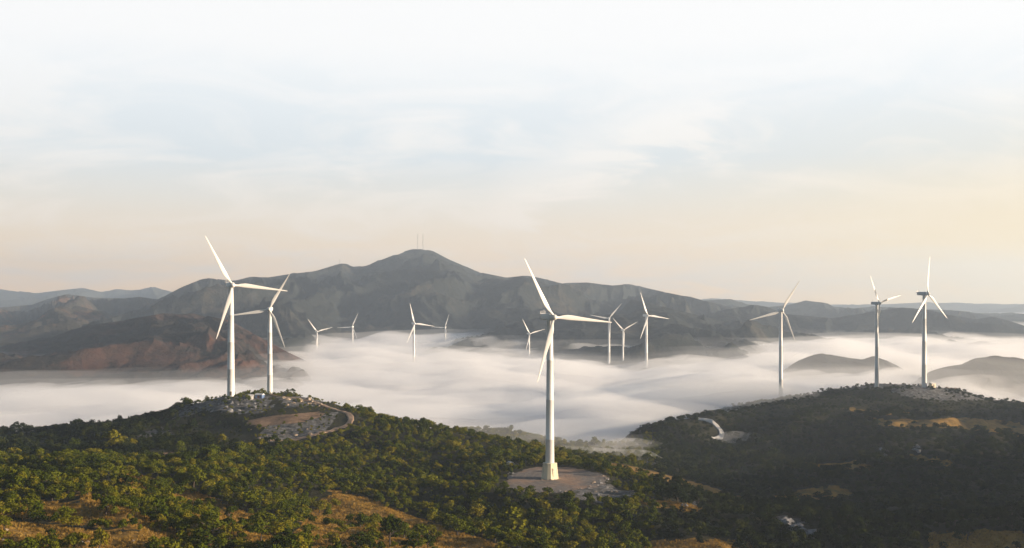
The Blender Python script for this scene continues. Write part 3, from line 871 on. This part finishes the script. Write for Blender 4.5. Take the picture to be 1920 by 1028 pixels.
hut(1748, 722, (980, 1100), 5.4, 4.2, 3.2, 25, M_CREAM, M_WHITE, M_DARK, 'small pale hut on the right hilltop under the tallest turbine')
hut(1726, 722, (980, 1100), 4.4, 3.4, 2.2, 10, M_ROCK, M_STEEL, M_DARK, 'low grey hut left of the pale hut on the right hilltop')
hut(487, 746, (720, 830), 5.4, 3.4, 2.1, -18, M_BLUE, M_WHITE, M_BROWN, 'blue walled hut with a brown door on the left summit')
hut(469, 748, (720, 830), 4.2, 3.4, 2.0, 8, M_WHITE, M_WHITE, M_DARK, 'low white hut left of the blue hut on the left summit')

# ------------------------------------------------------------------ trees
def crown_mesh(seed, mat, n_leaf=300, leaf=.115, lobes=9, tall=1.0):
    """unit crown: about 1 wide, base near z=.1, top near z=1; many small leaf sprays on uneven lobes"""
    r = np.random.default_rng(seed)
    cs = []
    for k in range(lobes):
        a = r.uniform(0, 2 * np.pi); d = r.uniform(.05, .33); h = r.uniform(.28, .74) * tall
        cs.append((d * np.cos(a), d * np.sin(a), h, r.uniform(.15, .27)))
    cs.append((r.uniform(-.08, .08), r.uniform(-.08, .08), .76 * tall, .2))
    V = []; Fc = []
    per = n_leaf // len(cs)
    for (x, y, z, rad) in cs:
        for _ in range(per):
            d = r.normal(size=3); d /= np.linalg.norm(d)
            if d[2] < -.35: d[2] *= -.5
            p = np.array([x, y, z]) + d * rad * r.uniform(.72, 1.08) * np.array([1, 1, .9])
            nrm = d + r.normal(size=3) * .55; nrm /= np.linalg.norm(nrm)
            t1 = np.cross(nrm, r.normal(size=3)); t1 /= np.linalg.norm(t1); t2 = np.cross(nrm, t1)
            s = leaf * r.uniform(.6, 1.25)
            b = len(V)
            V += [p - t1 * s * .6, p + t2 * s * .42 + nrm * s * .1, p + t1 * s * .65, p - t2 * s * .42 + nrm * s * .1]
            Fc.append((b, b + 1, b + 2, b + 3))
    return mesh_np('crown', np.array(V), np.array(Fc), mat, smooth=False)
def trunk_mesh(seed):
    r = random.Random(seed)
    bm = bmesh.new()
    def limb(p0, p1, r0, r1):
        ax = (p1 - p0).normalized(); q = ax.to_track_quat('Z', 'Y').to_matrix()
        a = [bm.verts.new(p0 + q @ Vector((r0 * math.cos(k * 1.0472), r0 * math.sin(k * 1.0472), 0))) for k in range(6)]
        b = [bm.verts.new(p1 + q @ Vector((r1 * math.cos(k * 1.0472), r1 * math.sin(k * 1.0472), 0))) for k in range(6)]
        for k in range(6): bm.faces.new((a[k], a[(k + 1) % 6], b[(k + 1) % 6], b[k]))
    top = Vector((r.uniform(-.05, .05), r.uniform(-.05, .05), .45))
    limb(Vector((0, 0, -.12)), Vector((0, 0, .15)), .042, .034); limb(Vector((0, 0, .15)), top, .034, .022)
    for k in range(5):
        a = r.uniform(0, 6.28); s = Vector((0, 0, .12)).lerp(top, r.uniform(.2, 1))
        limb(s, s + Vector((math.cos(a) * r.uniform(.15, .3), math.sin(a) * r.uniform(.15, .3), r.uniform(.12, .3))), .018, .006)
    return bm_mesh('trunk', bm, M_BARK)
CROWN_NEAR = [crown_mesh(100 + i, M_LEAF, (620, 480, 700, 380, 560, 640)[i], (.085, .09, .08, .095, .1, .075)[i], (10, 6, 14, 5, 8, 12)[i]) for i in range(6)]
CROWN_NEARD = [crown_mesh(100 + i, M_LEAF_SHADE, 620, .085, 10) for i in range(6)]
CROWN_MIDD = [crown_mesh(200 + i, M_LEAF_SHADE, 330, .115, 8) for i in range(6)]
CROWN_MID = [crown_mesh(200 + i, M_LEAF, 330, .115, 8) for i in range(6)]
CROWN_DARK = [crown_mesh(300 + i, M_LEAF_SHADE, 260, .13, 8) for i in range(6)]
TRUNKS = [trunk_mesh(i) for i in range(4)]

def scatter(x0, x1, y0, y1, step, seed, jit=.45):
    r = np.random.default_rng(seed)
    X, Y = np.meshgrid(np.arange(x0, x1, step), np.arange(y0, y1, step))
    X = X + r.uniform(-jit, jit, X.shape) * step; Y = Y + r.uniform(-jit, jit, Y.shape) * step
    return X.ravel(), Y.ravel(), r

def track_mask(x, y, grow=4.0):
    k = np.zeros(x.shape, bool)
    for pts, w in TRACKS:
        P = np.array([at(*p)[:2] for p in pts])
        for a, b in zip(P, P[1:]):
            d = b - a; t = np.clip(((x - a[0]) * d[0] + (y - a[1]) * d[1]) / (d @ d), 0, 1)
            k |= np.hypot(x - a[0] - t * d[0], y - a[1] - t * d[1]) < w / 2 + grow
    dx = (x - PADC[0]) / PADR[0]; dy = (y - PADC[1]) / PADR[1]
    k |= np.hypot(dx, dy) < pad_rad(np.arctan2(dy, dx)) + np.where(dy < 0, .22, .06)
    for px, yy, rr_ in ((487, 760, 7), (433, 768, 5), (506, 850, 5), (1644, 1075, 5), (1733, 1065, 5), (1740, 1040, 9)):
        k |= np.hypot(x - (px - HX) / F * yy, y - yy) < rr_
    return k

def forest_points(y0, y1, step, seed, u0=-.53, u1=.53):
    x, y, r = scatter(-.55 * y1, .62 * y1, y0, y1, step, seed)
    k = (x / y > u0) & (x / y < u1); x, y = x[k], y[k]
    z = terr(x, y)
    _, dens = cover(x, y, z)
    px, py = proj(x, y, z)
    dens = dens * np.where(inpoly(px, py, [(380,735),(640,745),(660,800),(560,830),(450,838),(330,800)]) & (y > 600) & (y < 900), .55, 1)
    # uneven stand: thin where a slow noise is low
    cl = fbm(x / 28, y / 28, 71, 3)
    keep = r.uniform(0, 1, x.shape) < dens * np.clip(.93 + cl * .5, .3, 1) + np.where((dens < .5) & (dens > .1), np.clip(cl * .9, -.1, .3), 0)
    k = keep & ~track_mask(x, y) & (z > -150)
    return x[k], y[k], z[k], cl[k], r

def visible(x, y, z, h):
    """drop trees wholly behind the ground or outside the frame (with a margin)"""
    px, py = proj(x, y, z)
    k = (px > -120) & (px < 2040) & (py < 1120)
    vis = np.ones(x.shape, bool)
    for f in np.linspace(.35, .97, 26):
        g = terr(x * f, y * f, True)
        vis &= (z + h * 1.1) * f > g - 1.0
    return k & vis

# near woods
x, y, z, cl, r = forest_points(255, 905, 3.9, 21)
h = 3.3 * np.exp(r.normal(0, .30, x.shape)) * (1 + .35 * np.clip(cl, -.6, .8)) * np.where(y < 480, 1.12, 1)
pxy = proj(x, y, z)
small = inpoly(pxy[0], pxy[1], [(380,725),(640,745),(660,800),(560,830),(450,838),(330,800)]) & (y > 600)
h = np.where(small, h * .55, h)
k = visible(x, y, z, h); x, y, z, h, cl = x[k], y[k], z[k], h[k], cl[k]
near = (x / y < .275) | (y < 520)
# ------ the largest 300 in view are things of their own
px, py = proj(x, y, z); 
infr = (px > 5) & (px < 1915) & (py - h / y * F * .6 < 1020)
size = np.where(infr, h / y, 0)
order = np.argsort(-size)[:300]
single = np.zeros(x.shape, bool); single[order] = True
def region(px_, py_, y_):
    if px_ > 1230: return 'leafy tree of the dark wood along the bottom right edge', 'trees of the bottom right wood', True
    if px_ > 560: return 'olive green tree on the slope beside the rust coloured grass below the largest turbine', 'trees by the rust coloured grass', False
    if y_ > 425: return 'olive green tree on the crest of the golden spur at the lower left', 'trees on the golden spur crest', False
    if px_ < 250: return 'olive green tree among the golden grass in the bottom left corner', 'trees of the bottom left corner', False
    return 'olive green tree between the golden grass strips of the lower left spur', 'trees between the golden grass strips', False
for i in order:
    lab, grp, dk = region(px[i], py[i], y[i])
    t = empty('tree', (x[i], y[i], z[i]), random.uniform(0, 6.28), lab, 'tree', grp)
    s = float(h[i]); w = s * random.uniform(.75, 1.5)
    t.scale = (w, w, s)
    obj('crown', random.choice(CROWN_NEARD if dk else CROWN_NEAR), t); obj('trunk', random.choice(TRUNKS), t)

def gn_scatter(name, label, cat, X, Y, Z, H, meshes, seed, wmin=.8, wmax=1.5):
    r = np.random.default_rng(seed)
    n = len(X)
    me = bpy.data.meshes.new(name)
    me.vertices.add(n); me.vertices.foreach_set('co', np.stack([X, Y, Z], -1).astype(np.float32).ravel())
    w = H * r.uniform(wmin, wmax, n)
    a = me.attributes.new('size', 'FLOAT_VECTOR', 'POINT'); a.data.foreach_set('vector', np.stack([w, w, H], -1).astype(np.float32).ravel())
    a = me.attributes.new('turn', 'FLOAT_VECTOR', 'POINT'); a.data.foreach_set('vector', np.stack([r.normal(0, .07, n), r.normal(0, .07, n), r.uniform(0, 6.28, n)], -1).astype(np.float32).ravel())
    a = me.attributes.new('pick', 'INT', 'POINT'); a.data.foreach_set('value', r.integers(0, len(meshes), n).astype(np.int32))
    src = bpy.data.collections.new(name + '_kinds')
    for i, m in enumerate(meshes):
        o = bpy.data.objects.new(f'{name}_kind_{i:02d}', m); src.objects.link(o)
    ng = bpy.data.node_groups.new(name, 'GeometryNodeTree')
    ng.interface.new_socket('Geometry', in_out='INPUT', socket_type='NodeSocketGeometry'); ng.interface.new_socket('Geometry', in_out='OUTPUT', socket_type='NodeSocketGeometry')
    gi = ng.nodes.new('NodeGroupInput'); go = ng.nodes.new('NodeGroupOutput')
    ci = ng.nodes.new('GeometryNodeCollectionInfo'); ci.inputs['Collection'].default_value = src; ci.inputs['Separate Children'].default_value = True; ci.inputs['Reset Children'].default_value = True
    ip = ng.nodes.new('GeometryNodeInstanceOnPoints'); ip.inputs['Pick Instance'].default_value = True
    def na(nm, typ):
        q = ng.nodes.new('GeometryNodeInputNamedAttribute'); q.data_type = typ; q.inputs['Name'].default_value = nm
        return q.outputs['Attribute']
    er = ng.nodes.new('FunctionNodeEulerToRotation')
    ng.links.new(na('turn', 'FLOAT_VECTOR'), er.inputs[0])
    ng.links.new(gi.outputs[0], ip.inputs['Points']); ng.links.new(ci.outputs[0], ip.inputs['Instance'])
    ng.links.new(na('pick', 'INT'), ip.inputs['Instance Index']); ng.links.new(er.outputs[0], ip.inputs['Rotation']); ng.links.new(na('size', 'FLOAT_VECTOR'), ip.inputs['Scale'])
    ng.links.new(ip.outputs[0], go.inputs[0])
    o = obj(name, me)
    md = o.modifiers.new('scatter', 'NODES'); md.node_group = ng
    tag(o, label, cat, kind='stuff')
    return o

rest = ~single & near
shade = (px > 1230)  # right-hand woods take the leaf colour with shade painted in
shaded_flank = inpoly(px, py, [(-200,760),(300,760),(400,765),(470,800),(450,850),(380,868),(200,862),(-200,870)]) & (y > 520)  # left flank: same trees, its shade painted by darker leaves
q = rest & ~shade & ~shaded_flank
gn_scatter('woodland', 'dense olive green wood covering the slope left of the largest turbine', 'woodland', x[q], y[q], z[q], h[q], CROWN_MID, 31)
q = rest & shaded_flank
gn_scatter('woodland', 'wood with shade painted into its leaves on the far left hillside under the rocky summit', 'woodland', x[q], y[q], z[q], h[q], CROWN_MIDD, 34)
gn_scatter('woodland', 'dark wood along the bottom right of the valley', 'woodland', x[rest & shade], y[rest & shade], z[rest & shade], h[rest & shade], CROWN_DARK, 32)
nA = int(rest.sum())
# woods of the valley and the right hill, and the misty ridge
x, y, z, cl, r = forest_points(520, 1240, 5.0, 22, -.15, .56)
k = ((x / y >= .275) | (y > 905)) & (y > 520); x, y, z, cl = x[k], y[k], z[k], cl[k]
h = 3.6 * np.exp(r.normal(0, .25, x.shape)) * (1 + .4 * np.clip(cl, -.6, .8)) * np.where(y > 960, .62, 1)
k = visible(x, y, z, h); x, y, z, h = x[k], y[k], z[k], h[k]
gn_scatter('woodland', 'wood in shade-toned leaf colour on the valley slopes of the right hill', 'woodland', x, y, z, h, CROWN_DARK, 33, 1.1, 1.9)  # leaves darkened to carry the valley's shade
print('TREES near', nA, 'far', len(x))

# ------------------------------------------------------------------ grass
def tuft_mesh(seed):
    r = np.random.default_rng(seed); V = []; Fc = []
    for k in range(16):
        a = r.uniform(0, 2 * np.pi); d = r.uniform(0, .5); bx, by = d * np.cos(a), d * np.sin(a)
        w = .07; lx, ly = r.normal(0, .25, 2); hh = r.uniform(.5, 1)
        t = r.uniform(0, 3.14); ox, oy = w * np.cos(t), w * np.sin(t); b = len(V)
        V += [(bx - ox, by - oy, -.1), (bx + ox, by + oy, -.1), (bx + lx + ox * .3, by + ly + oy * .3, hh), (bx + lx - ox * .3, by + ly - oy * .3, hh)]
        Fc.append((b, b + 1, b + 2, b + 3))
    return mesh_np('tuft', np.array(V), np.array(Fc), M_STRAW, smooth=False)
TUFTS = [tuft_mesh(i) for i in range(5)]
x, y, r = scatter(-300, 300, 260, 560, .95, 41)
k = (np.abs(x / y) < .5); x, y = x[k], y[k]
z = terr(x, y); c, dens = cover(x, y, z)
px, py = proj(x, y, z)
k = (c[:, 0] > .5) & (py < 1090) & (r.uniform(0, 1, x.shape) < np.clip(.62 + fbm(x / 9, y / 9, 5, 3), .1, 1)) & ~track_mask(x, y, .5)
gn_scatter('grass', 'dry golden grass on the spurs at the bottom of the picture', 'grass', x[k], y[k], z[k], r.uniform(.35, .9, int(k.sum())), TUFTS, 43, 1.0, 1.6)
print('TUFTS', int(k.sum()))

# ------------------------------------------------------------------ haze
bm = bmesh.new(); add_box(bm, 0, 4700, 70, 15000, 12400, 540)
hz = obj('haze', bm_mesh('haze', bm, mat_volume('haze', (.68, .82, 1.0), HAZE_D if 'HAZE_D' in globals() else 0.96e-4, .3)))
tag(hz, kind='stuff')

# ------------------------------------------------------------------ camera, sky, sun
cam = bpy.data.cameras.new('camera'); co = bpy.data.objects.new('camera', cam); COL.objects.link(co)
co.location = (0, 0, 0); co.rotation_euler = (R(90), 0, 0)
cam.sensor_width = 36; cam.lens = 36 * F / 1920; cam.shift_y = (HY - 514.0) / 1920
cam.clip_start = .5; cam.clip_end = 60000
SC.camera = co

sun = bpy.data.lights.new('sun', 'SUN'); so = bpy.data.objects.new('sun', sun); COL.objects.link(so)
sun.energy = 5.0; sun.angle = R(.5); sun.color = (1.0, .79, .58)
az, el = R(SUN_AZ), R(SUN_EL)
sd = Vector((math.sin(az) * math.cos(el), math.cos(az) * math.cos(el), math.sin(el)))
so.rotation_euler = sd.to_track_quat('Z', 'Y').to_euler()

w = bpy.data.worlds.new('World'); SC.world = w; w.use_nodes = True
nt = w.node_tree
bg = nt.nodes['Background']
sky = nt.nodes.new('ShaderNodeTexSky'); sky.sky_type = 'NISHITA'; sky.sun_disc = False
sky.sun_elevation = el; sky.sun_rotation = az; sky.altitude = 600; sky.air_density = 1.0; sky.dust_density = 2.0; sky.ozone_density = 1.0
tc = nt.nodes.new('ShaderNodeTexCoord')
sp = nt.nodes.new('ShaderNodeSeparateXYZ'); nt.links.new(tc.outputs['Generated'], sp.inputs[0])
zc = sp.outputs['Z']
den = math_node(nt, 'ADD', math_node(nt, 'MAXIMUM', zc, 0.0), .20)
cx = math_node(nt, 'DIVIDE', sp.outputs['X'], den); cy = math_node(nt, 'DIVIDE', sp.outputs['Y'], den)
cb = nt.nodes.new('ShaderNodeCombineXYZ'); nt.links.new(cx, cb.inputs[0]); nt.links.new(cy, cb.inputs[1])
mp = nd(nt, 'ShaderNodeMapping'); mp.inputs['Scale'].default_value = (.85, 1.0, 1); mp.inputs['Rotation'].default_value = (0, 0, R(-28))
nt.links.new(cb.outputs[0], mp.inputs['Vector'])
n1 = noise_node(nt, 2.3, 10, .62, mp.outputs['Vector'], 1.1)
n2 = noise_node(nt, .55, 4, .5, mp.outputs['Vector'], .3)
cir = ramp(nt, math_node(nt, 'ADD', math_node(nt, 'MULTIPLY', n1.outputs['Fac'], .7), math_node(nt, 'MULTIPLY', n2.outputs['Fac'], .3)), [(.44, 0), (.57, 1)])
# high thin overcast ahead: its tone from the hills upward, paler streaks of cirrus, and the glow on the side of the sun
tone = ramp(nt, zc, [(0, (1.18, .75, .41)), (.03, (1.08, .77, .49)), (.055, (.97, .79, .60)), (.09, (.85, .81, .74)), (.125, (.76, .815, .85)), (.17, (.84, .89, .925)), (.20, (.92, .95, .97)), (.225, (1, 1, 1))])
cloud = ramp(nt, zc, [(0, (.80, .68, .58)), (.05, (.98, .84, .70)), (.12, (.97, .94, .90)), (.2, (1, 1, 1))])
# one long slanting streak of cirrus right of the peak
su = math_node(nt, 'SUBTRACT', math_node(nt, 'DIVIDE', sp.outputs['X'], math_node(nt, 'MAXIMUM', sp.outputs['Y'], .2)), .075)
sv = math_node(nt, 'SUBTRACT', math_node(nt, 'DIVIDE', zc, math_node(nt, 'MAXIMUM', sp.outputs['Y'], .2)), .125)
wob = math_node(nt, 'MULTIPLY', math_node(nt, 'SUBTRACT', n1.outputs['Fac'], .5), .16)
sa = math_node(nt, 'ADD', math_node(nt, 'MULTIPLY', su, .88), math_node(nt, 'MULTIPLY', sv, .47))
sb = math_node(nt, 'ADD', math_node(nt, 'ADD', math_node(nt, 'MULTIPLY', su, -.47), math_node(nt, 'MULTIPLY', sv, .88)), wob)
e = math_node(nt, 'ADD', math_node(nt, 'POWER', math_node(nt, 'ABSOLUTE', math_node(nt, 'DIVIDE', sa, .17)), 2.0), math_node(nt, 'POWER', math_node(nt, 'ABSOLUTE', math_node(nt, 'DIVIDE', sb, .034)), 2.0))
streak = math_node(nt, 'SUBTRACT', 1.0, e, clamp=True)
streak = math_node(nt, 'MULTIPLY', streak, ramp(nt, n1.outputs['Fac'], [(.3, .35), (.6, 1)]))
cir = math_node(nt, 'ADD', math_node(nt, 'MULTIPLY', cir, .8), math_node(nt, 'MULTIPLY', streak, .9), clamp=True)
c = mixc(nt, cir, tone, cloud)
side = nt.nodes.new('ShaderNodeMapRange'); side.interpolation_type = 'SMOOTHSTEP'
side.inputs['From Min'].default_value = .0; side.inputs['From Max'].default_value = .62
nt.links.new(sp.outputs['X'], side.inputs['Value'])
glow = math_node(nt, 'MULTIPLY', side.outputs[0], ramp(nt, zc, [(0, 1), (.05, 1), (.12, .35), (.18, 0)]))
c = mixc(nt, glow, c, (1.0, .80, .47))
c = mixc(nt, 1.0, c, (8.6, 8.6, 8.6), 'MULTIPLY')
front = ramp(nt, math_node(nt, 'ADD', math_node(nt, 'MULTIPLY', sp.outputs['Y'], .5), .5), [(.72, 0), (.90, 1)])
fac = math_node(nt, 'MULTIPLY', ramp(nt, zc, [(0, .92), (.28, .96), (.34, .4), (.5, 0)]), front)
col = mixc(nt, fac, sky.outputs[0], c)
nt.links.new(col, bg.inputs['Color']); bg.inputs['Strength'].default_value = .055

vs = SC.view_settings
vs.view_transform = 'Standard'; vs.look = 'None'; vs.exposure = 1.15; vs.gamma = 1; vs.use_curve_mapping = False
cy_ = SC.cycles
cy_.max_bounces = 6; cy_.diffuse_bounces = 3; cy_.volume_bounces = 3; cy_.transparent_max_bounces = 4
cy_.use_denoising = True
cy_.volume_step_rate = 4
